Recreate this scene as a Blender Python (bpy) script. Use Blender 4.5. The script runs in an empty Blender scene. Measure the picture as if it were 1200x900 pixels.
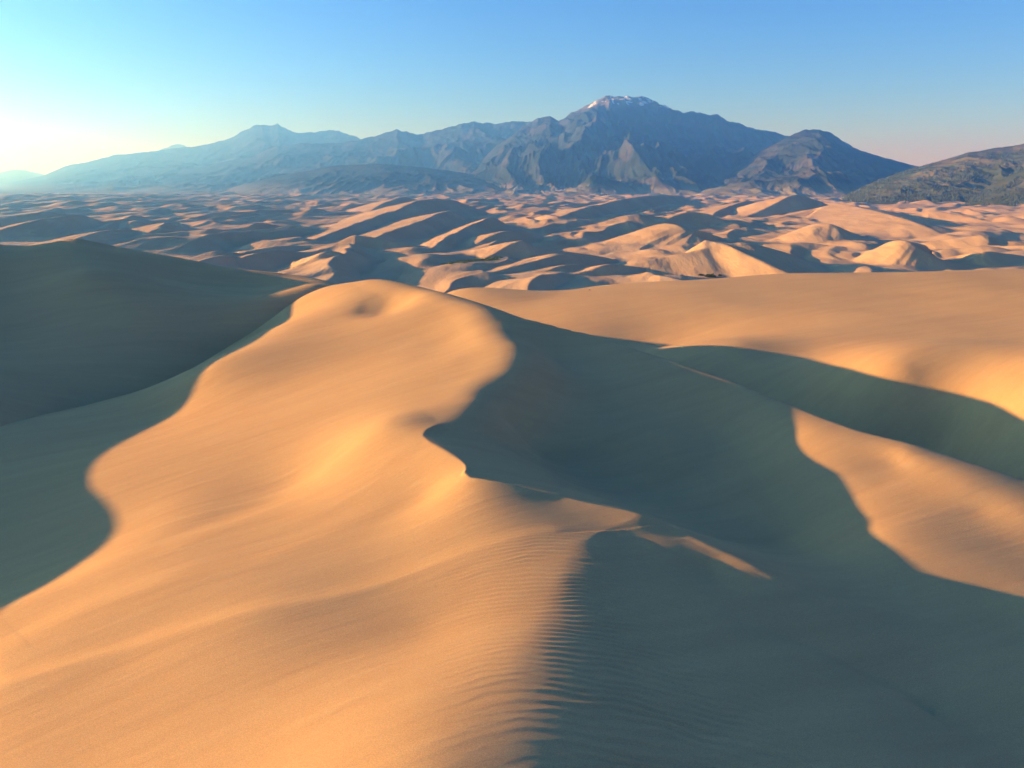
import bpy, math, random
import numpy as np
from math import radians, sin, cos, tan

# ------------------------------------------------------------------ camera, world, sun, exposure
S = bpy.context.scene
F_PX, PITCH = 924.0, radians(14.3)
SUN_AZ, SUN_EL = radians(-80.0), radians(9.0)          # azimuth from +Y, negative = left
cam_d = bpy.data.cameras.new('camera')
cam = bpy.data.objects.new('camera', cam_d)
S.collection.objects.link(cam)
cam.location = (0, 0, 0)
cam.rotation_euler = (math.pi / 2 - PITCH, 0, 0)
cam_d.sensor_width = 36.0
cam_d.lens = 36.0 * F_PX / 1200.0
cam_d.clip_start = 0.5
cam_d.clip_end = 200000.0
S.camera = cam
S.view_settings.view_transform = 'Standard'
S.view_settings.look = 'None'
S.view_settings.exposure = 1.42
S.view_settings.gamma = 1.0

W = bpy.data.worlds.new('World')
S.world = W
W.use_nodes = True
wn = W.node_tree.nodes
wl = W.node_tree.links
bg = wn['Background']
sky = wn.new('ShaderNodeTexSky')
sky.sky_type = 'NISHITA'
sky.sun_disc = False
sky.sun_elevation = SUN_EL
sky.sun_rotation = SUN_AZ
sky.altitude = 2500
sky.air_density = 1.0
sky.dust_density = 0.5
sky.ozone_density = 3.0
hs = wn.new('ShaderNodeHueSaturation')
hs.inputs['Saturation'].default_value = 1.2
hs.inputs['Hue'].default_value = 0.514
wl.new(sky.outputs[0], hs.inputs['Color'])
wb = wn.new('ShaderNodeMix'); wb.data_type = 'RGBA'; wb.blend_type = 'MULTIPLY'      # white balance of the whole sky
wb.inputs[0].default_value = 1.0
wb.inputs[7].default_value = (0.96, 0.95, 1.04, 1)
wl.new(hs.outputs[0], wb.inputs[6])
wl.new(wb.outputs[2], bg.inputs[0])
bg.inputs[1].default_value = 0.113

sd = bpy.data.lights.new('sun', 'SUN')
sd.energy = 5.0
sd.angle = radians(0.53)
sd.color = (1.0, 0.79, 0.42)
sun = bpy.data.objects.new('sun', sd)
S.collection.objects.link(sun)
Ls = np.array([sin(SUN_AZ) * cos(SUN_EL), cos(SUN_AZ) * cos(SUN_EL), sin(SUN_EL)])
from mathutils import Vector
sun.rotation_euler = Vector(Ls).to_track_quat('Z', 'Y').to_euler()
S.cycles.use_denoising = True
S.cycles.volume_bounces = 2
S.cycles.max_bounces = 5

# ------------------------------------------------------------------ helpers
def ray(px, py):
    u, v = (px - 600.0) / F_PX, (450.0 - py) / F_PX
    return u, cos(PITCH) + v * sin(PITCH), -sin(PITCH) + v * cos(PITCH)

def at(px, py, D):
    x, y, z = ray(px, py)
    return (x / y * D, D, z / y * D)

def at_z(px, py, z0):
    x, y, z = ray(px, py)
    t = z0 / z
    return (x * t, y * t, z0)

def _hash(ix, iy, seed):
    h = (ix.astype(np.int64) * 374761393 + iy.astype(np.int64) * 668265263 + seed * 974711) & 0x7fffffff
    h = ((h ^ (h >> 13)) * 1274126177) & 0x7fffffff
    h = h ^ (h >> 16)
    return h

def noise(x, y, seed=0):
    """gradient noise, about -1..1"""
    ix, iy = np.floor(x), np.floor(y)
    fx, fy = x - ix, y - iy
    ux, uy = fx ** 3 * (fx * (fx * 6 - 15) + 10), fy ** 3 * (fy * (fy * 6 - 15) + 10)
    def g(dx, dy):
        a = _hash(ix + dx, iy + dy, seed) * (2 * math.pi / 0x7fffffff)
        return np.cos(a) * (fx - dx) + np.sin(a) * (fy - dy)
    a, b, c, d = g(0, 0), g(1, 0), g(0, 1), g(1, 1)
    return 1.5 * ((a * (1 - ux) + b * ux) * (1 - uy) + (c * (1 - ux) + d * ux) * uy)

def fbm(x, y, octs=4, seed=0, gain=0.5):
    s = 0; a = 1.0
    for i in range(octs):
        s = s + a * noise(x * 2 ** i + 17.3 * i, y * 2 ** i - 9.1 * i, seed + i)
        a *= gain
    return s

def sstep(a, b, x):
    t = np.clip((x - a) / (b - a), 0, 1)
    return t * t * (3 - 2 * t)

def smax(a, b, k):
    h = np.clip(0.5 + 0.5 * (a - b) / k, 0, 1)
    return b * (1 - h) + a * h + k * h * (1 - h)

def smin(a, b, k):
    return -smax(-a, -b, k)

class TPS:
    def __init__(self, pts, lam=0.0):
        P = np.array(pts, float)
        self.s = 50.0
        self.P = P[:, :2] / self.s
        n = len(P)
        K = self.k(self.P, self.P) + np.eye(n) * lam
        A = np.zeros((n + 3, n + 3))
        A[:n, :n] = K
        A[:n, n] = 1; A[:n, n + 1:] = self.P
        A[n:, :n] = A[:n, n:].T
        b = np.concatenate([P[:, 2], [0, 0, 0]])
        self.w = np.linalg.solve(A, b)
    def k(self, a, b):
        d2 = ((a[:, None, :] - b[None, :, :]) ** 2).sum(2)
        return 0.5 * d2 * np.log(d2 + 1e-9)
    def __call__(self, x, y):
        sh = x.shape
        q = np.stack([x.ravel(), y.ravel()], 1) / self.s
        out = np.empty(len(q))
        n = len(self.P)
        for i in range(0, len(q), 20000):
            c = q[i:i + 20000]
            out[i:i + 20000] = self.k(c, self.P) @ self.w[:n] + self.w[n] + c @ self.w[n + 1:]
        return out.reshape(sh)

def coarse(fn, x, y, step=1.0):
    """evaluate a smooth function on a regular grid, then look it up with a cubic (Catmull-Rom) filter"""
    x0, y0 = x.min() - 3 * step, y.min() - 3 * step
    nx, ny = int((x.max() - x0) / step) + 5, int((y.max() - y0) / step) + 5
    gx, gy = np.meshgrid(x0 + np.arange(nx) * step, y0 + np.arange(ny) * step)
    G = fn(gx, gy)
    fx, fy = (x - x0) / step, (y - y0) / step
    ix, iy = np.floor(fx).astype(int), np.floor(fy).astype(int)
    tx, ty = fx - ix, fy - iy
    def w(t):
        return [(-t + 2 * t ** 2 - t ** 3) / 2, (2 - 5 * t ** 2 + 3 * t ** 3) / 2,
                (t + 4 * t ** 2 - 3 * t ** 3) / 2, (-t ** 2 + t ** 3) / 2]
    wx, wy = w(tx), w(ty)
    out = 0
    for j in range(4):
        r = 0
        for i in range(4):
            r = r + wx[i] * G[np.clip(iy + j - 1, 0, ny - 1), np.clip(ix + i - 1, 0, nx - 1)]
        out = out + wy[j] * r
    return out

def grid_mesh(name, X, Y, Z, mat, keep=None):
    """a sheet over a structured grid of points"""
    nr, nc = X.shape
    co = np.stack([X, Y, Z], 2).reshape(-1, 3).astype(np.float32)
    idx = np.arange(nr * nc).reshape(nr, nc)
    q = np.stack([idx[:-1, :-1], idx[:-1, 1:], idx[1:, 1:], idx[1:, :-1]], 2).reshape(-1, 4)
    if keep is not None:
        kf = keep[:-1, :-1] | keep[:-1, 1:] | keep[1:, 1:] | keep[1:, :-1]
        q = q[kf.ravel()]
        used = np.zeros(nr * nc, bool); used[q.ravel()] = True
        remap = np.cumsum(used) - 1
        co = co[used]; q = remap[q]
    me = bpy.data.meshes.new(name)
    me.vertices.add(len(co)); me.vertices.foreach_set('co', co.ravel())
    me.loops.add(q.size); me.loops.foreach_set('vertex_index', q.ravel().astype(np.int32))
    me.polygons.add(len(q))
    me.polygons.foreach_set('loop_start', np.arange(0, q.size, 4, dtype=np.int32))
    me.update(calc_edges=True)
    me.polygons.foreach_set('use_smooth', np.ones(len(q), bool))
    me.materials.append(mat)
    me.update()
    o = bpy.data.objects.new(name, me)
    S.collection.objects.link(o)
    return o

def tag(o, label, cat=None, group=None, kind=None):
    o['label'] = label
    if cat: o['category'] = cat
    if group: o['group'] = group
    if kind: o['kind'] = kind
    return o

def polar(r0, r1, a0, a1, nr, na, dens=None):
    """grid of rows at growing distance and columns of even bearing round the camera's foot"""
    if dens is None:
        r = r0 * (r1 / r0) ** np.linspace(0, 1, nr)
    else:
        f = np.geomspace(r0, r1, 4000)
        c = np.concatenate([[0], np.cumsum(np.diff(np.log(f)) * dens(0.5 * (f[1:] + f[:-1])))])
        r = np.interp(np.linspace(0, c[-1], nr), c, f)
    a = np.radians(np.linspace(a0, a1, na))
    R, A = np.meshgrid(r, a, indexing='ij')
    return R * np.sin(A), R * np.cos(A)

# ------------------------------------------------------------------ materials
class NT:
    def __init__(self, name):
        self.m = bpy.data.materials.new(name); self.m.use_nodes = True
        self.t = self.m.node_tree; self.n = self.t.nodes; self.l = self.t.links
        self.b = self.n['Principled BSDF']
        self.geo = self.n.new('ShaderNodeNewGeometry')
    def add(self, kind, **kw):
        nd = self.n.new(kind)
        for k, v in kw.items(): setattr(nd, k, v)
        return nd
    def link(self, a, b): self.l.new(a, b)
    def mapping(self, scale, rot=(0, 0, 0)):
        mp = self.add('ShaderNodeMapping')
        mp.inputs['Scale'].default_value = scale
        mp.inputs['Rotation'].default_value = rot
        self.link(self.geo.outputs['Position'], mp.inputs['Vector'])
        return mp.outputs[0]
    def noise(self, vec, scale, detail=4, rough=0.55):
        nz = self.add('ShaderNodeTexNoise')
        nz.inputs['Scale'].default_value = scale
        nz.inputs['Detail'].default_value = detail
        nz.inputs['Roughness'].default_value = rough
        self.link(vec, nz.inputs['Vector'])
        return nz.outputs['Fac']
    def ramp(self, fac, stops):
        r = self.add('ShaderNodeValToRGB')
        el = r.color_ramp.elements
        el[0].position, el[0].color = stops[0][0], (*stops[0][1], 1)
        el[1].position, el[1].color = stops[-1][0], (*stops[-1][1], 1)
        for p, c in stops[1:-1]:
            e = el.new(p); e.color = (*c, 1)
        self.link(fac, r.inputs[0])
        return r.outputs[0]
    def mix(self, fac, a, b, mode='MIX'):
        m = self.add('ShaderNodeMix', data_type='RGBA', blend_type=mode)
        for s, v in ((m.inputs[0], fac), (m.inputs[6], a), (m.inputs[7], b)):
            if isinstance(v, (int, float)): s.default_value = v
            elif isinstance(v, tuple): s.default_value = (*v, 1)
            else: self.link(v, s)
        return m.outputs[2]
    def bump(self, h, strength, dist, prev=None):
        b = self.add('ShaderNodeBump')
        b.inputs['Strength'].default_value = strength
        b.inputs['Distance'].default_value = dist
        self.link(h, b.inputs['Height'])
        if prev: self.link(prev, b.inputs['Normal'])
        return b.outputs[0]

def sand_near():
    m = NT('sand'); b = m.b
    b.inputs['Roughness'].default_value = 0.95
    b.inputs['Specular IOR Level'].default_value = 0.1
    # long wind streaks running down-wind, and grains
    turned = m.mapping((1, 1, 1), (0, 0, radians(-24)))
    def stretch(scale):
        mp = m.add('ShaderNodeMapping'); mp.inputs['Scale'].default_value = scale
        m.link(turned, mp.inputs['Vector']); return mp.outputs[0]
    streak = m.noise(stretch((0.10, 1.1, 0.4)), 1.0, 7, 0.65)
    streak2 = m.noise(stretch((0.03, 0.30, 0.2)), 1.0, 4, 0.55)
    broad = m.noise(m.mapping((1, 1, 1)), 0.035, 4)
    c = m.ramp(streak, [(0.30, (0.50, 0.295, 0.13)), (0.70, (0.63, 0.38, 0.17))])
    c2 = m.ramp(streak2, [(0.35, (0.51, 0.30, 0.13)), (0.65, (0.62, 0.375, 0.165))])
    c = m.mix(0.5, c, c2)
    c = m.mix(0.35, c, m.ramp(broad, [(0.35, (0.52, 0.30, 0.14)), (0.65, (0.60, 0.355, 0.16))]))
    grain = m.noise(m.mapping((1, 1, 1)), 14.0, 5, 0.8)
    g = m.ramp(grain, [(0.3, (0.66, 0.66, 0.66)), (0.7, (1.34, 1.33, 1.30))])
    c = m.mix(0.8, c, g, 'MULTIPLY')
    m.link(c, b.inputs['Base Color'])
    n0 = m.bump(streak2, 0.4, 0.3)
    n1 = m.bump(streak, 0.45, 0.07, n0)
    n2 = m.bump(grain, 0.6, 0.02, n1)
    m.link(n2, b.inputs['Normal'])
    return m.m

def sand_far():
    m = NT('sand_far'); b = m.b
    b.inputs['Roughness'].default_value = 0.95
    b.inputs['Specular IOR Level'].default_value = 0.1
    n = m.noise(m.mapping((1, 1, 1)), 0.01, 6, 0.6)
    c = m.ramp(n, [(0.3, (0.48, 0.30, 0.16)), (0.7, (0.60, 0.385, 0.21))])
    m.link(c, b.inputs['Base Color'])
    s = m.noise(m.mapping((1, 0.25, 1), (0, 0, radians(-25))), 0.05, 5, 0.6)
    m.link(m.bump(s, 0.4, 6.0), b.inputs['Normal'])
    return m.m

M_SAND = sand_near()
M_FAR = sand_far()

# ------------------------------------------------------------------ the foreground dunes
# main dune: the wind-swept flank (W) and the lee side with its hollow (B) meet in the crest
CREST = [(-24, 245, -62), (-26, 205, -38), at(450, 328, 172), at(520, 343, 150), at(570, 362, 132), at(605, 405, 110), at(597, 437, 100), at(562, 470, 89),
         at(532, 494, 82), at(495, 512, 76), at(525, 530, 71), at(545, 545, 68), at(550, 560, 65), at(650, 580, 63), at(700, 592, 61.5)] + [
         at(755, 604, 60), at(790, 619, 59.2), at(830, 637, 56.9), at(875, 657, 55), at(930, 684, 53), at(1060, 722, 51.6), at(1200, 745, 50.5), at(1400, 790, 46)]
# the crest nearest the camera: lit flank (W) on its left, shaded face (V) on its right
NEAR = [at(755, 604, 60), at(715, 622, 57.5), at(700, 650, 53), at(714, 700, 47.8), at(752, 760, 42.0), at(800, 830, 36.2), at(860, 900, 32.2), (12.5, 22, -28.5), (14.5, 8, -30)]
RIDGE = [at(755, 604, 60), at(790, 619, 59.2), at(830, 637, 56.9), at(875, 657, 55), at(930, 684, 53), at(1060, 722, 51.6), at(1200, 745, 50.5), at(1400, 790, 46)]
VPTS = NEAR + RIDGE[1:] + [(x - 6, y - 0.5, z + 2.4) for x, y, z in NEAR] + [(x - 14, y - 1, z + 6) for x, y, z in NEAR[::2]] + [
    at(1050, 900, 35.0), at(1200, 900, 38.3), at(900, 780, 43), at(1100, 800, 44.8), at(830, 700, 49.6), at(1000, 720, 50.2),
    (12.2, 56, -27.35), (15, 54, -28.3), (45, 30, -40), (30, 20, -36), (45, 62, -38), (25, 70, -34), (10, 75, -30)]
LEFTB = [(CREST[i][0] - q, CREST[i][1] + 0.2 * q, CREST[i][2] + 0.12 * q) for i in (5, 6, 7, 8, 9) for q in (6, 13)]
WPTS = CREST[:16] + NEAR[1:] + [(x + 8, y + 0.5, z - 0.8) for x, y, z in NEAR] + [(x + 20, y + 1, z - 3) for x, y, z in NEAR[::2]] + [
    # left-hand lit flank
    at(500, 900, 30), at(300, 900, 33.5), at(100, 900, 37), at(0, 900, 38.5), at(0, 815, 46), at(150, 770, 47.5), at(300, 720, 49.5), at(450, 690, 51.5),
    at(600, 640, 54.5), at(500, 740, 45.5), at(600, 760, 41), at(400, 800, 40),
    at(400, 640, 59), at(200, 680, 57), at(0, 715, 60),
    at(500, 580, 66), at(350, 570, 77), at(200, 600, 75), at(100, 640, 72),
    at(450, 500, 81), at(300, 500, 97), at(150, 550, 90), at(80, 530, 102), at(200, 480, 117),
    at(520, 450, 98.6), at(450, 430, 112), at(350, 440, 117), at(250, 430, 125),
    at(500, 390, 126), at(400, 375, 144), at(320, 385, 150), at(330, 378, 160),
    at(450, 345, 155), at(400, 333, 175), at(520, 360, 137), at(380, 337, 180),
    at(0, 500, 115), at(200, 445, 145), at(100, 475, 130), (-70, 60, -42), (-50, 30, -40),
    # behind the top
    (-60, 205, -42), (-60, 250, -65), (10, 170, -40),
]
BPTS = CREST + [
    at(760, 570, 85), at(850, 600, 78), at(700, 480, 102), at(760, 510, 95), at(650, 420, 116), at(620, 520, 91), at(850, 520, 95),
    at(640, 550, 81.5), at(950, 580, 79), at(930, 640, 70), at(1010, 610, 71), at(985, 560, 81), at(950, 505, 93.3), at(1040, 632, 65.5), at(1200, 685, 57),
    at(1100, 590, 73), at(1200, 640, 64), at(1050, 545, 83), at(1150, 600, 71),
    at(700, 400, 126), at(780, 427, 117), at(860, 455, 108), at(930, 483, 101), at(1000, 511, 92), at(1100, 539, 84.5), at(1200, 572, 78), at(1350, 630, 68),
    at(1060, 535, 84), at(1200, 600, 70), at(1130, 568, 76),
]
# the lee side keeps falling away beyond its outer ridge; and it is lifted high on the windward side
for a, b_ in zip([(700, 400, 126), (860, 455, 108), (1000, 511, 92), (1200, 572, 78)], [(5, 11, -5.0), (8, 10, -5.5), (8, 9, -5.5), (9, 8, -6.0)]):
    p = at(*a)
    BPTS.append((p[0] + b_[0], p[1] + b_[1], p[2] + b_[2]))
    BPTS.append((p[0] + 3 * b_[0], p[1] + 3 * b_[1], p[2] + 3 * b_[2]))

def poly_sdist(P, x, y):
    """signed distance (positive on the right hand of travel), and the parameter along the line"""
    best = np.full(x.shape, 1e18); sg = np.zeros(x.shape); par = np.zeros(x.shape)
    for i in range(len(P) - 1):
        ax, ay = P[i][:2]; bx, by = P[i + 1][:2]
        dx, dy = bx - ax, by - ay
        L2 = dx * dx + dy * dy
        t = np.clip(((x - ax) * dx + (y - ay) * dy) / L2, 0, 1)
        ex, ey = x - ax - t * dx, y - ay - t * dy
        d = ex * ex + ey * ey
        m = d < best
        best = np.where(m, d, best)
        sg = np.where(m, -np.sign(dx * (y - ay) - dy * (x - ax)), sg)
        par = np.where(m, i + t, par)
    return np.sqrt(best) * sg, par

def spline(P, n=6):
    P = np.array(P, float)
    Q = [P[0]]
    for i in range(len(P) - 1):
        p0 = P[max(i - 1, 0)]; p1 = P[i]; p2 = P[i + 1]; p3 = P[min(i + 2, len(P) - 1)]
        for k in range(1, n + 1):
            t = k / n
            Q.append(0.5 * (2 * p1 + (p2 - p0) * t + (2 * p0 - 5 * p1 + 4 * p2 - p3) * t * t + (3 * p1 - p0 - 3 * p2 + p3) * t ** 3))
    return np.array(Q)

RIBS = [([at(-150, 855, 43), at(0, 815, 46), at(150, 770, 47.5), at(380, 700, 50), at(560, 650, 54), at(650, 635, 56)], 0.55, 5.0, 1.3),
        ([at(-100, 770, 52), at(0, 735, 58), at(200, 650, 63), at(350, 580, 73), at(468, 520, 77)], 0.55, 5.0, 3.0),
        ([at(-50, 790, 49), at(100, 730, 54), at(300, 655, 57), at(450, 590, 65), at(530, 560, 66)], 0.30, 4.0, 2.0),
        ([at(60, 690, 60), at(250, 600, 73), at(400, 540, 78), at(500, 480, 84), at(560, 430, 101)], 0.35, 4.0, 4.0),
        ([at(1120, 850, 41.5), at(1050, 795, 44.2), at(960, 757, 46.4), at(880, 728, 47.6)], -0.7, 1.2, 0.9)]
LIPS = [([at(590, 366, 130), at(640, 379, 129), at(700, 400, 126), at(780, 427, 117), at(860, 455, 108), at(930, 483, 101), at(1000, 511, 92), at(1100, 539, 84.5), at(1200, 572, 78), at(1350, 630, 68)], 0.9, 4.5, 0.9)]
def XC(y):
    q = np.array(NEAR)[::-1]
    return np.interp(y, q[:, 1], q[:, 0])
_yy = np.linspace(0, 200, 4001)
_ph = np.cumsum(0.05 / (0.50 + 0.38 * (1 - sstep(30, 48, _yy))))
def PH(y):
    return np.interp(y, _yy, _ph)
Wf = TPS(WPTS, 1e-4)
Bf = TPS(BPTS + LEFTB, 1e-4)
Vf = TPS(VPTS, 1e-4)
CR = spline(CREST, 3)

def main_dune(x, y):
    w = coarse(Wf, x, y, 0.8)
    w = smin(w, coarse(Vf, x, np.minimum(y, 95), 0.8) + 1.2 * np.maximum(y - 60.5, 0), 0.15 + 2.7 * (1 - sstep(36, 60, y)))
    b = coarse(Bf, x, y, 0.8)
    d, par = poly_sdist(CR, x, y)
    s = -d                                      # the lee side is on the left hand of travel (camera side last)
    par = par / 3.0
    # sharp brink from the notch to the near summit, rounded elsewhere
    soft = 1.0 - sstep(7.2, 8.6, par)
    soft = soft + 0.10 * sstep(14.5, 16, par)
    wd = 0.15 + 7.0 * np.clip(soft, 0, 1)
    m = sstep(-wd, wd, s)
    z = w * (1 - m) + b * m
    # wind-blown ribs that run up the lit flank towards the brink
    for P, A, near, far in RIBS:
        dd, q = poly_sdist(P, x, y)
        a = A * (1 - 0.75 * q / (len(P) - 1)) * np.clip(q * 3, 0.2, 1)
        z = z + a * np.where(dd > 0, np.exp(-(np.abs(dd) / near) ** 1.3 * 0.7), np.exp(-(np.abs(dd) / far) ** 2 * 0.7))
    # wind-sharpened lips on the two long ridges that run down to the right
    for P, A, near, far in LIPS:
        dd, q = poly_sdist(P, x, y)
        e = np.clip(q / 0.8, 0, 1) * np.clip((len(P) - 1 - q) / 0.8, 0, 1)
        z = z + A * e * np.where(dd > 0, np.exp(-np.abs(dd) / near), np.exp(-(dd / far) ** 2))
    # shallow blow-out on the far top
    cx, cy, _ = at(452, 352, 148)
    z = z - 1.8 * np.exp(-(((x - cx + 0.2 * (y - cy) + 0.3 * noise(x / 3, y / 3, 8)) / 5.2) ** 2 + ((y - cy) / 6.5) ** 2))
    z = z - 0.5 * np.exp(-(((x + 10) / 5.0) ** 2 + ((y - 118) / 7.0) ** 2))
    # ripples on the rounded crest nearest the camera
    wx = x + 1.2 * noise(x / 5, y / 5, 31) + 0.35 * noise(x / 1.5, y / 2.2, 35)
    env = np.exp(-((x - XC(y) + 1.5) / 6.5) ** 2)
    env = env * sstep(24, 33, y) * (1 - sstep(52, 59, y))
    env = env * (0.55 + 0.45 * noise(x / 3.5, y / 2.5, 33))
    lam = 0.50 + 0.30 * sstep(45, 30, y)
    ph = 2 * math.pi * (PH(y) + 0.9 * noise(x / 5.5, y / 4.5, 32) + 0.35 * noise(x / 2.2, y / 1.6, 34) + 0.14 * (x - XC(y)) + 0.022 * (x - XC(y)) ** 2)
    rip = np.sin(ph + 0.45 * np.sin(ph))
    z = z + 0.085 * (lam / 0.6) * np.clip(env, 0, 1) * rip
    fine = np.exp(-((x - XC(y) + 3) / 9.0) ** 2) * (1 - sstep(50, 60, y)) * (0.5 + 0.5 * noise(x / 6, y / 6, 38))
    ph2 = 2 * math.pi * (PH(y) * 1.7 + 0.5 * noise(x / 3.0, y / 4.0, 36) + 0.25 * x)
    z = z + 0.008 * np.clip(fine, 0, 1) * np.sin(ph2)
    return z, s, par

XF, YF = polar(14, 330, -62, 52, 900, 1100, dens=lambda r: np.where(r < 70, 2.2, 1.0))
Z, SD, PAR = main_dune(XF, YF)
o = grid_mesh('sand_dune', XF, YF, Z, M_SAND)
tag(o, 'main sand dune in front with rippled crest and dark hollow', kind='structure')

# left dune
def left_dune():
    P = [at(380, 330, 206), at(300, 320, 210.5), at(200, 303, 212), at(120, 287, 211), at(90, 280, 210), at(55, 285, 207), at(0, 288, 199), (-150, 215, -10.5), (-150, 196, -8.5), (-146, 172, -11.0),
         (-146, 145, -13), (-148, 116, -24), (-147, 96, -18), (-146, 78, -18), (-140, 45, -20)]
    pts = list(P) + [at(0, 500, 115), at(100, 478, 130), at(200, 445, 145), at(330, 378, 168), at(380, 338, 182),
                     at(0, 400, 148), at(100, 380, 155), at(200, 360, 165), at(0, 340, 170), at(100, 320, 174), at(250, 340, 188), at(200, 325, 193), at(320, 345, 186), at(310, 333, 202), at(90, 296, 192),
                     (-70, 115, -42), (-40, 160, -46), (-20, 190, -45), (-100, 60, -42)]
    for p, q in zip(P, P[1:]):
        d = np.array(q) - np.array(p); L = math.hypot(d[0], d[1])
        n = np.array([d[1], -d[0]]) / L        # away from the camera: the far side
        for k, dz in ((25, -6), (70, -28)):
            pts.append(((p[0] + q[0]) / 2 + n[0] * k, (p[1] + q[1]) / 2 + n[1] * k, (p[2] + q[2]) / 2 + dz))
    f = TPS(pts, 1e-4)
    X, Y = polar(40, 330, -85, 0, 420, 420)
    Z = coarse(f, X, Y, 1.5) + 0.22 * noise(X / 16, Y / 30, 95) + 0.07 * noise(X / 5, Y / 9, 96)
    o = grid_mesh('sand_dune', X, Y, Z, M_SAND)
    tag(o, 'tall shaded sand dune at the left with sharp dark crest', kind='structure')
left_dune()

def right_dune():
    pts = [at(860, 405, 163), at(950, 415, 155), at(1050, 440, 129), at(1200, 475, 114), at(760, 402, 206), at(700, 385, 222), at(1200, 560, 103), at(1100, 520, 119), at(950, 468, 134),
           at(1000, 380, 187), at(1200, 400, 145), at(800, 360, 240), at(1000, 345, 245), at(1200, 350, 212), at(640, 350, 285),
           at(530, 341, 320), at(640, 343, 330), at(700, 335, 335), at(800, 328, 335), at(900, 322, 345), at(1000, 320, 325), at(1200, 315, 335), at(1400, 312, 380),
           (-30, 180, -50), (-60, 230, -60), (0, 120, -50), (40, 90, -50), (90, 60, -42), (-60, 330, -70), (20, 140, -42),
           (0, 380, -60), (100, 420, -62), (200, 460, -62), (300, 480, -65), (0, 480, -95), (150, 540, -105), (300, 580, -105)]
    f = TPS(pts, 1e-4)
    X, Y = polar(70, 560, -22, 50, 420, 420)
    Z = coarse(f, X, Y, 3) + 0.20 * noise(X / 26, Y / 34, 91) + 0.04 * noise(X / 7, Y / 12, 92) + 0.5 * noise(X / 60, Y / 70, 93)
    o = grid_mesh('sand_dune', X, Y, Z, M_SAND)
    tag(o, 'broad smooth orange dune behind the main crest at right', kind='structure')
    return f
RF = right_dune()

# ------------------------------------------------------------------ the wide dune field below
BASE = -95.0
def crest(pts, slip=0.55, wind=0.16, base=BASE):
    """crest drawn from near/left to far/right; h is the height over the plain. The slip face lies on the right hand."""
    P = [at_z(px, py, base + h) for px, py, h in pts]
    Q = np.array(P)
    for _ in range(4):
        Q[1:-1, :2] = 0.5 * Q[1:-1, :2] + 0.25 * (Q[:-2, :2] + Q[2:, :2])
    P = [tuple(q) for q in Q]
    ends = []
    for a, b in ((P[1], P[0]), (P[-2], P[-1])):          # let both ends of the crest sink into the sand
        L = math.hypot(b[0] - a[0], b[1] - a[1]) or 1
        h = b[2] - base + 22
        k = h / 0.22
        ends.append([(b[0] + (b[0] - a[0]) / L * k * f, b[1] + (b[1] - a[1]) / L * k * f, b[2] - h * g) for f, g in ((0.45, 0.35), (1.0, 1.0))])
    return ends[0][::-1] + P + ends[1], slip, wind

FIELD = [
 crest([(775,262,14),(780,256,24),(792,250,32),(815,247,34),(835,251,30),(848,259,16)]),
 crest([(880,251,10),(905,240,34),(930,229,60),(950,234,44),(975,242,16)]),
 crest([(787,303,8),(800,296,18),(822,288,30),(838,284,34)]),
 crest([(843,289,30),(870,287,34),(900,290,28),(935,299,18),(945,305,8)], 0.3, 0.3),
 crest([(770,263,30),(785,268,34),(808,276,24),(835,284,10)], 0.3, 0.2),
 crest([(840,248,14),(855,242,26),(872,236,32),(890,237,20)]),
 crest([(935,250,14),(950,243,28),(985,236,40),(1010,243,36),(1040,250,30),(1061,260,22),(1090,268,10)], 0.22, 0.12),
 crest([(930,272,14),(960,264,30),(970,264,32),(990,272,22),(1010,276,12)], 0.35, 0.2),
 crest([(1025,292,14),(1042,284,26),(1060,284,28),(1080,296,18),(1108,305,8)], 0.5, 0.18),
 crest([(1150,276,20),(1165,282,14),(1200,284,12)], 0.4, 0.2),
 crest([(1065,252,14),(1080,245,26),(1110,249,20),(1150,257,10)], 0.35, 0.2),
 crest([(690,245,18),(700,238,36),(740,232,44),(775,228,44),(800,230,30)]),
 crest([(700,262,14),(735,254,30),(765,253,28)], 0.3, 0.16),
 crest([(640,262,12),(665,250,26),(700,240,30)]),
 crest([(560,325,6),(600,312,12),(640,305,16),(668,298,18)]),
 crest([(590,330,4),(640,318,10),(672,310,14)]),
 crest([(655,326,6),(690,316,12),(724,310,16)]),
 crest([(440,278,14),(480,262,24),(526,247,34)]),
 crest([(460,250,24),(490,236,44),(500,232,50),(512,234,50),(530,236,42),(555,243,20)]),
 crest([(440,243,20),(465,233,38),(478,230,42),(490,235,26)]),
 crest([(510,287,10),(530,270,20),(560,260,26),(578,253,32),(592,262,16)], 0.5, 0.3),
 crest([(330,318,8),(370,306,16),(398,296,26),(415,303,16),(430,310,8)]),
 crest([(390,286,12),(418,276,22),(425,277,22)]),
 crest([(372,280,8),(420,262,20),(462,247,28)]),
 crest([(260,312,6),(300,298,16),(335,294,16)]),
 crest([(60,290,10),(95,276,22),(150,268,20)]),
 crest([(-20,275,14),(40,262,26),(75,252,34),(95,252,36),(115,258,22)]),
 crest([(-40,262,16),(20,254,26),(60,248,32)]),
 crest([(110,272,8),(150,256,20),(160,252,24)]),
 crest([(170,278,10),(200,259,24),(215,262,14)]),
 crest([(230,282,6),(280,270,14),(318,268,16)]),
 crest([(560,285,8),(590,272,20),(610,270,20)]),
 crest([(575,300,8),(590,288,18),(610,280,24),(630,290,14)]),
 crest([(620,310,6),(640,300,14),(668,296,16)]),
 crest([(1130,305,6),(1150,296,16),(1170,298,14),(1200,300,10)]),
 crest([(750,310,6),(770,303,12),(790,307,12),(830,312,10)], 0.25, 0.2),
]

def saw(p, k=0.72):
    t = p - np.floor(p)
    up = t / k; dn = (1 - t) / (1 - k)
    v = smin(up, dn, 0.06)
    return np.maximum(v, 0)

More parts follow.
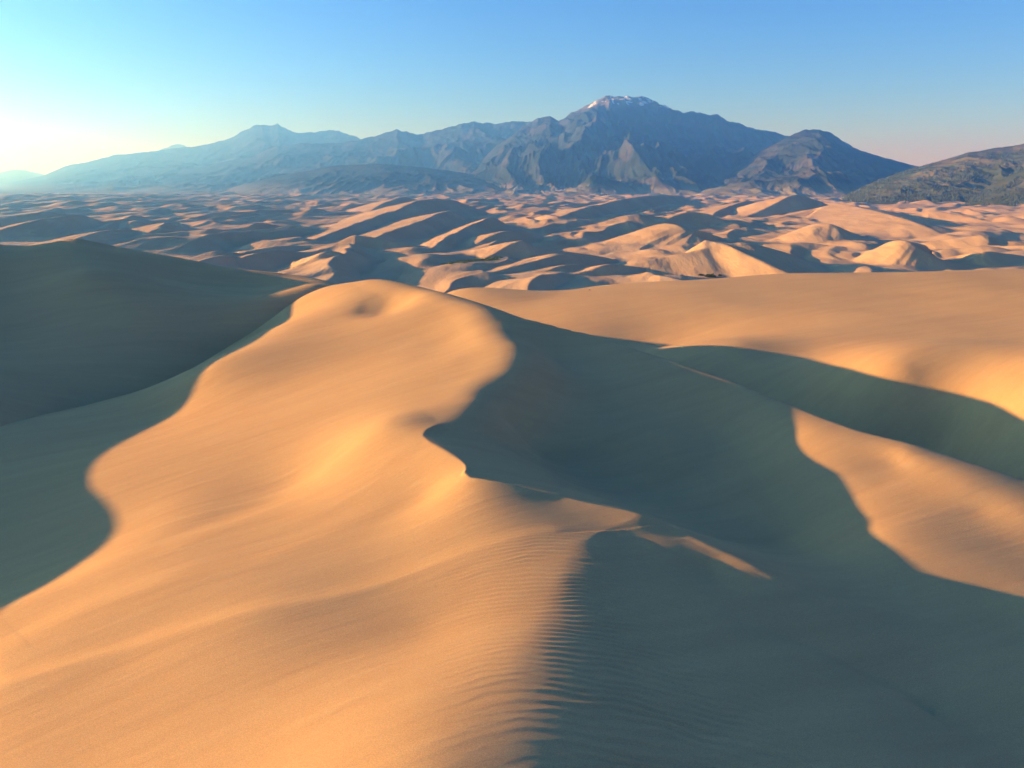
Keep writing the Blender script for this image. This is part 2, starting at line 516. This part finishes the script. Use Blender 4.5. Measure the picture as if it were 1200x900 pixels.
def field_height(x, y):
    r = np.hypot(x, y)
    n1 = noise(x / 420, y / 700, 51); n2 = noise(x / 150, y / 260, 52)
    big = saw((x * 0.97 - y * 0.20) / 280 + 0.9 * n1 + 0.30 * n2 + 0.12 * noise(x / 60, y / 90, 53))
    abig = np.clip(0.55 + 0.8 * noise(x / 300, y / 420, 54) + 0.3 * noise(x / 110, y / 160, 55), 0.05, 1.3)
    med = saw((x * 0.95 - y * 0.30) / 125 + 0.9 * noise(x / 230, y / 330, 56) + 0.3 * noise(x / 70, y / 110, 57))
    amed = np.clip(0.5 + 0.9 * noise(x / 130, y / 190, 58), 0.0, 1.3)
    sml = saw((x * 0.95 - y * 0.25) / 48 + 0.8 * noise(x / 100, y / 140, 59) + 0.25 * noise(x / 30, y / 45, 60), 0.68)
    asml = np.clip(0.35 + 0.9 * noise(x / 60, y / 90, 61), 0.0, 1.2)
    z = BASE - 4 + 18 * big * abig + 10 * med * amed + 3.4 * sml * asml + 5 * noise(x / 500, y / 800, 62)
    wob = 7 * noise(x / 60, y / 80, 63) + 3 * noise(x / 22, y / 30, 64)
    for P, slip, wind in FIELD:
        Q = spline(P, 4)
        hx = 420
        m = (x > Q[:, 0].min() - hx) & (x < Q[:, 0].max() + hx) & (y > Q[:, 1].min() - hx) & (y < Q[:, 1].max() + hx)
        if not m.any(): continue
        xs, ys = x[m], y[m]
        d, par = poly_sdist(Q, xs + 0.6 * wob[m], ys + wob[m])
        h = np.interp(par, np.arange(len(Q)), Q[:, 2])
        dw = np.maximum(-d, 0)
        zz = h - np.where(d > 0, slip * d - 0.0, wind * dw + 0.0004 * dw ** 2)
        zz = zz + 1.2 * sml[m] * asml[m]
        z[m] = smax(z[m], zz, 2.5)
    fade = sstep(7000, 9000, r)
    z = z * (1 - fade) + (BASE - 3 + 4 * noise(x / 300, y / 500, 70)) * fade
    return z - 40 * sstep(620, 420, r)

X, Y = polar(430, 9000, -60, 60, 900, 1100)
o = grid_mesh('dune_field', X, Y, field_height(X, Y), M_FAR)
tag(o, 'wide field of smaller sand dunes spreading to the foot of the mountains', kind='structure')

# flat plain under everything out to the horizon
n = 64
xs = np.sinh(np.linspace(-6, 6, n)) / np.sinh(6) * 120000
X, Y = np.meshgrid(xs, xs)
o = grid_mesh('ground', X, Y, np.full(X.shape, BASE - 30.0), M_FAR)
tag(o, 'flat sandy plain reaching the horizon', kind='structure')

# ------------------------------------------------------------------ mountains
def rock(name, lo, hi, green, snow=None, plain=(0.26, 0.23, 0.16)):
    m = NT(name); b = m.b
    b.inputs['Roughness'].default_value = 1.0
    b.inputs['Specular IOR Level'].default_value = 0.0
    n1 = m.noise(m.mapping((1, 1, 1.6)), 0.0022, 8, 0.62)
    n2 = m.noise(m.mapping((1, 1, 1)), 0.012, 6, 0.65)
    c = m.ramp(n1, [(0.36, green), (0.5, lo), (0.62, hi)])
    c = m.mix(0.7, c, m.ramp(n2, [(0.3, (0.75, 0.75, 0.75)), (0.7, (1.25, 1.22, 1.2))]), 'MULTIPLY')
    sz = m.add('ShaderNodeSeparateXYZ'); m.link(m.geo.outputs['Position'], sz.inputs[0])
    lowr = m.add('ShaderNodeMapRange'); m.link(sz.outputs[2], lowr.inputs[0])
    lowr.inputs[1].default_value, lowr.inputs[2].default_value = 10.0, -85.0
    c = m.mix(lowr.outputs[0], c, plain)          # pale dry grassland at the foot, its colour also standing in for valley mist
    if snow:
        sp = m.add('ShaderNodeSeparateXYZ'); m.link(m.geo.outputs['Position'], sp.inputs[0])
        hz = m.add('ShaderNodeMapRange'); m.link(sp.outputs[2], hz.inputs[0])
        hz.inputs[1].default_value, hz.inputs[2].default_value = snow
        st = m.noise(m.mapping((1, 0.5, 0.28)), 0.011, 5, 0.55)
        mu = m.add('ShaderNodeMath', operation='MULTIPLY'); m.link(hz.outputs[0], mu.inputs[0]); m.link(st, mu.inputs[1])
        f = m.ramp(mu.outputs[0], [(0.53, (0, 0, 0)), (0.56, (1, 1, 1))])
        # bare brown rock near the tops, above the tree line
        c = m.mix(hz.outputs[0], c, m.mix(0.5, hi, (0.22, 0.18, 0.15)))
        c = m.mix(f, c, (0.75, 0.77, 0.8))
    m.link(c, b.inputs['Base Color'])
    m.link(m.bump(n2, 0.5, 14.0), b.inputs['Normal'])
    return m.m

def ridged(x, y, octs, seed):
    s = 0; a = 1; w = 1
    for i in range(octs):
        n = 1 - np.abs(noise(x * 2 ** i + 31 * i, y * 2 ** i + 7 * i, seed + i))
        n = n * n
        s = s + a * n * w
        w = np.clip(n * 1.3, 0, 1)
        a *= 0.5
    return s / 1.6

def mountain(label, sil, D0, D1, D2, mat, seed, amp=0.35, na=700, nr=260, foot=-104.0, scale=900.0, rough=0.05, fp=0.92):
    """a range whose skyline stands at distance D0, front foot at D1 and back foot at D2"""
    sil = np.array(sil, float)
    cz = np.array([at(px, py, D0) for px, py in sil])
    u = cz[:, 0] / cz[:, 1]; zc = cz[:, 2]
    uu = np.linspace(u[0], u[-1], na)
    y = np.concatenate([np.linspace(D1, D0, int(nr * 0.7), endpoint=False), np.linspace(D0, D2, nr - int(nr * 0.7))])
    U, Yg = np.meshgrid(uu, y)
    X = U * Yg
    t = np.where(Yg < D0, (Yg - D1) / (D0 - D1), 1 - (Yg - D0) / (D2 - D0))
    # the crest line itself wanders nearer and farther
    H = np.interp(U, u, zc) - foot
    H = H + H * rough * 0.6 * fbm(U * D0 / 400, Yg / 900, 5, seed, 0.6) * np.clip(t, 0, 1) ** 5
    H = np.maximum(H, 0)
    big = ridged(X / scale + 0.3 * noise(X / scale, Yg / scale, seed + 40), Yg / (scale * 2.3), 6, seed)
    sp = ridged(X / (scale * 0.28) + 0.5 * noise(X / scale * 1.5, Yg / scale * 1.0, seed + 41), Yg / (scale * 1.3), 6, seed + 20)
    f = np.clip(t, 0, 1) ** fp
    mid = np.clip(t * (1 - t) * 4, 0, 1) * np.where(Yg < D0, 1, 0.5)
    Z = foot + H * (f * (1 - 0.0 * mid) + mid * (amp * (big - 0.75) + amp * 0.30 * (sp - 0.6)))
    Z = Z + H * 0.05 * (sp - 0.6) * np.clip(t * 4, 0, 1) * (1 - np.clip(t, 0, 1)) 
    # nothing in front of the skyline may rise above it
    lim = (foot + H) / D0 * Yg
    Z = np.where(Yg < D0, np.minimum(Z, np.where(lim > 0, lim * 0.985, lim * 1.02)), Z)
    o = grid_mesh('mountain', X, Yg, Z, mat)
    tag(o, label, kind='structure')
    return o

K_FAR = rock('rock_far', (0.045, 0.055, 0.045), (0.075, 0.08, 0.065), (0.03, 0.045, 0.033))
K_PEAK = rock('rock_peak', (0.035, 0.048, 0.036), (0.078, 0.075, 0.06), (0.025, 0.038, 0.025), (985.0, 1090.0))
K_HILL = rock('rock_hill', (0.06, 0.075, 0.035), (0.15, 0.13, 0.075), (0.035, 0.055, 0.022), None, (0.09, 0.10, 0.05))

mountain('farthest pale hills at the left edge below the glow',
    [(-300,190),(-100,196),(-40,205),(0,202),(20,198),(47,203),(80,215),(120,225),(150,225),(187,176),(200,170),(215,169),(222,173),(250,185),(300,220)], 34000, 13000, 37000, K_FAR, 3, fp=2.5, amp=0.1, na=400, nr=120, scale=2500)
mountain('pale hazy mountain range with twin summit at the left',
    [(-200,240),(-80,228),(0,216),(50,206),(75,195),(140,181),(185,177),(230,171),(270,162),(290,152),(307,146),(316,148),(325,146),(345,155),(380,154),(398,152),(420,162),(470,175),(560,200)], 23000, 7500, 26000, K_FAR, 11, fp=2.0, amp=0.14, na=700, nr=200, scale=1900)
mountain('grey blue mountain ridge rising to the main peak',
    [(60,240),(120,225),(200,202),(260,190),(300,182),(325,170),(360,167),(400,167),(430,161),(450,157),(465,152),(480,155),(495,157),(520,149),(555,143),(575,146),(600,144),(640,142),(720,150),(800,190)], 16500, 6800, 19000, K_FAR, 21, fp=1.7, amp=0.2, scale=1500)
mountain('tall broad mountain with snow streaks on its rounded summit',
    [(480,232),(530,215),(560,190),(590,165),(610,150),(630,139),(645,135),(655,140),(675,130),(700,116),(715,114),(745,113),(765,115),(785,125),(800,132),(820,132),(840,134),(855,142),(880,149),(910,155),(960,175),(1040,205),(1120,230)], 12500, 6000, 15500, K_PEAK, 33, fp=1.25, amp=0.28, na=900, nr=340, scale=1300)
mountain('low dark foothill in front of the grey ridge',
    [(180,238),(270,220),(340,203),(400,194),(450,191),(500,197),(560,205),(620,215),(680,232)], 9500, 5900, 11000, K_FAR, 45, fp=1.3, amp=0.2, na=500, nr=160, scale=800)
mountain('dark pointed mountain right of the main peak',
    [(740,236),(800,220),(850,200),(890,178),(925,159),(945,152),(960,151),(975,157),(1000,172),(1035,185),(1075,195),(1130,212),(1220,235)], 9000, 5200, 11000, K_PEAK, 52, fp=1.15, amp=0.28, na=700, nr=300, scale=900)
mountain('green foothill at the right edge with shaded gullies',
    [(930,246),(980,234),(1020,215),(1050,203),(1070,197),(1110,186),(1135,178),(1165,175),(1200,168),(1280,150),(1400,140),(1550,150)], 5600, 3700, 7000, K_HILL, 64, amp=0.27, na=800, nr=300, scale=560)
mountain('nearer green hill spur at the right edge',
    [(1085,252),(1113,243),(1150,223),(1167,213),(1200,197),(1260,180),(1400,165),(1550,170)], 4200, 3300, 5000, K_HILL, 77, amp=0.25, na=500, nr=220, scale=380)

# ------------------------------------------------------------------ the air
hm = bpy.data.materials.new('haze'); hm.use_nodes = True
hn = hm.node_tree.nodes; hn.clear()
ho = hn.new('ShaderNodeOutputMaterial'); hv = hn.new('ShaderNodeVolumePrincipled')
hv.inputs['Color'].default_value = (0.17, 0.49, 1.0, 1)
hv.inputs['Absorption Color'].default_value = (1, 1, 1, 1)
hv.inputs['Density'].default_value = 9.5e-5
hv.inputs['Anisotropy'].default_value = 0.7
hm.node_tree.links.new(hv.outputs[0], ho.inputs['Volume'])
import bmesh
bm = bmesh.new()
bmesh.ops.create_cube(bm, size=1)
me = bpy.data.meshes.new('haze'); bm.to_mesh(me); bm.free()
me.materials.append(hm)
hz = bpy.data.objects.new('haze', me); S.collection.objects.link(hz)
hz.scale = (84000, 84000, 1850); hz.location = (0, 0, BASE - 31.5 + 925)
hz['kind'] = 'stuff'; hz['label'] = 'pale blue haze over the dunes and mountains'

# ------------------------------------------------------------------ plants
def green(name, a, b_):
    m = NT(name); b = m.b
    b.inputs['Roughness'].default_value = 0.9
    n = m.noise(m.mapping((1, 1, 1)), 0.7, 3)
    m.link(m.ramp(n, [(0.35, a), (0.65, b_)]), b.inputs['Base Color'])
    return m.m
G_SHRUB = green('shrub_leaf', (0.035, 0.055, 0.02), (0.09, 0.11, 0.045))
G_GRASS = green('meadow_grass', (0.07, 0.11, 0.03), (0.16, 0.19, 0.06))
G_TREE = green('tree_leaf', (0.03, 0.05, 0.022), (0.07, 0.09, 0.035))
G_STEM = green('stem', (0.09, 0.07, 0.05), (0.15, 0.12, 0.09))

def leaf_clump(rng, c, rad, h, n, size, V, F):
    """many small leaf faces through a flattened crown"""
    for _ in range(n):
        a = rng.uniform(0, 2 * math.pi); q = rng.uniform(0, 1) ** 0.5; w = rng.uniform(0, 1)
        r = rad * q * math.sqrt(max(0.05, 1 - (w - 0.3) ** 2 * 1.6))
        p = Vector((c[0] + r * cos(a), c[1] + r * sin(a), c[2] + h * (0.1 + 0.9 * w * (1 - 0.5 * q))))
        d = Vector((rng.gauss(0, 1), rng.gauss(0, 1), rng.gauss(0, 0.8))).normalized()
        e = d.orthogonal().normalized(); s_ = size * rng.uniform(0.6, 1.4)
        k = len(V)
        V += [p - e * s_ * 0.5, p + d * s_ * 0.7 + e * 0.1 * s_, p + e * s_ * 0.5, p - d * s_ * 0.6]
        F.append((k, k + 1, k + 2, k + 3))

def from_lists(name, V, F, mat, parent=None):
    me = bpy.data.meshes.new(name); me.from_pydata([tuple(v) for v in V], [], F); me.update()
    me.materials.append(mat)
    o = bpy.data.objects.new(name, me); S.collection.objects.link(o)
    if parent: o.parent = parent
    return o

def stem_mesh(rng, rad, h, n=5):
    V, F = [], []
    for _ in range(n):
        a = rng.uniform(0, 6.28); r0 = rad * 0.05
        tip = Vector((cos(a) * rad * 0.6, sin(a) * rad * 0.6, h * rng.uniform(0.5, 0.9)))
        k = len(V)
        for (q, rr) in ((Vector((0, 0, -0.3)), r0), (tip * 0.5 + Vector((0, 0, h * 0.08)), r0 * 0.6), (tip, r0 * 0.2)):
            for j in range(4):
                V.append(q + Vector((cos(j * 1.571) * rr, sin(j * 1.571) * rr, 0)))
        for lv in range(2):
            for j in range(4):
                F.append((k + lv * 4 + j, k + lv * 4 + (j + 1) % 4, k + lv * 4 + 4 + (j + 1) % 4, k + lv * 4 + 4 + j))
    return V, F

def ground_z(x, y):
    return float(field_height(np.array([[x]]), np.array([[y]]))[0, 0])

def on_field(px, py):
    """where the view line through a pixel meets the dune field"""
    r = ray(px, py)
    D = np.arange(520, 3500, 4.0)
    z = field_height((r[0] / r[1] * D)[None, :], D[None, :])[0]
    hit = np.nonzero(r[2] / r[1] * D < z)[0]
    D = D[hit[0]] if len(hit) else 1500.0
    x = r[0] / r[1] * D
    return x, float(D), ground_z(x, D)

def shrub(px, py, rad, h, label, seed, group=None, pos=None):
    rng = random.Random(seed)
    x, y, z = pos or on_field(px, py)
    e = bpy.data.objects.new('shrub', None); S.collection.objects.link(e); e.location = (x, y, z - 0.2)
    tag(e, label, 'shrub', group)
    V, F = stem_mesh(rng, rad, h)
    from_lists('stem', V, F, G_STEM, e)
    V, F = [], []
    for k in range(6):
        a = rng.uniform(0, 6.28); r = rad * 0.55 * rng.random()
        leaf_clump(rng, (cos(a) * r, sin(a) * r, 0), rad * rng.uniform(0.35, 0.6), h * rng.uniform(0.6, 1.0), 90, rad * 0.14, V, F)
    from_lists('foliage', V, F, G_SHRUB, e)

shrub(832, 325, 7.0, 5.0, 'dark green bush on the pale slope behind the broad orange dune', 1)
shrub(822, 324, 3.5, 2.4, 'small bush just left of the dark green bush behind the broad dune', 2)
shrub(843, 325, 3.0, 2.2, 'low bush just right of the dark green bush behind the broad dune', 3)

for k, (px, py, D, rad, lab) in enumerate([(683, 346, 300, 0.9, 'just left of the largest'), (691, 345.5, 300, 1.2, 'that is the largest'), (700, 344.5, 300, 0.8, 'farthest right'), (668, 347, 300, 0.6, 'farthest left')]):
    x, y, _ = at(px, py, D)
    z = float(RF(np.array([x]), np.array([y]))[0])
    shrub(0, 0, rad, rad * 0.7, 'tiny dry shrub ' + lab + ' on the rim of the broad orange dune', 10 + k,
          group='tiny dry shrubs on the rim of the broad orange dune', pos=(x, y, z))

# trees on the green foothills: far too many to count
def tree_cover():
    rng = np.random.RandomState(4)
    V, F = [], []
    for o_, n in ((bpy.data.objects['mountain.007'], 5200), (bpy.data.objects['mountain.006'], 4200)):
        me = o_.data
        co = np.empty(len(me.vertices) * 3, np.float32); me.vertices.foreach_get('co', co); co = co.reshape(-1, 3)
        D0 = co[:, 1].max()
        ok = (co[:, 2] > -100) & (co[:, 1] < 5600) & (np.abs(co[:, 0] / co[:, 1]) < 0.75)
        co = co[ok]
        dens = noise(co[:, 0] / 260, co[:, 1] / 260, 7) + 0.5 * noise(co[:, 0] / 80, co[:, 1] / 80, 9) - co[:, 2] / 500.0
        co = co[dens > -0.05]
        if len(co) == 0: continue
        pk = co[rng.randint(0, len(co), n)]
        for x, y, z in pk:
            x += rng.uniform(-8, 8); y += rng.uniform(-8, 8)
            h = rng.uniform(6, 13); r = h * rng.uniform(0.3, 0.45); a = rng.uniform(0, 6.28); k = len(V)
            for j in range(5):
                rr = r * rng.uniform(0.75, 1.2)
                V.append((x + rr * cos(a + j * 1.2566), y + rr * sin(a + j * 1.2566), z - 1 + h * rng.uniform(0.1, 0.35)))
            V.append((x, y, z + h)); V.append((x, y, z - 2))
            for j in range(5):
                F.append((k + j, k + (j + 1) % 5, k + 5)); F.append((k + (j + 1) % 5, k + j, k + 6))
    o = from_lists('forest', V, F, G_TREE)
    tag(o, 'dark green trees scattered over the foothills at the right', 'forest', kind='stuff')
tree_cover()

# low green meadow in a hollow between the dunes: ground cover that cannot be counted
rng = random.Random(5)
V, F = [], []
for k in range(150):
    t = rng.random()
    px, py = 523 + 62 * t + rng.gauss(0, 2), 316 - 7.5 * t + rng.gauss(0, 1.0)
    x, y, z = at_z(px, py, BASE + 5)
    V.append((x, y)); 
pts = V; V = []
gz = field_height(np.array([[p[0] for p in pts]]), np.array([[p[1] for p in pts]]))[0]
for (x, y), z in zip(pts, gz):
    leaf_clump(rng, (x, y, z - 0.1), 3.2, 1.3, 26, 0.9, V, F)
o = from_lists('meadow_grass', V, F, G_GRASS)
tag(o, 'strip of green grass in a hollow between the dunes', 'grass', kind='stuff')
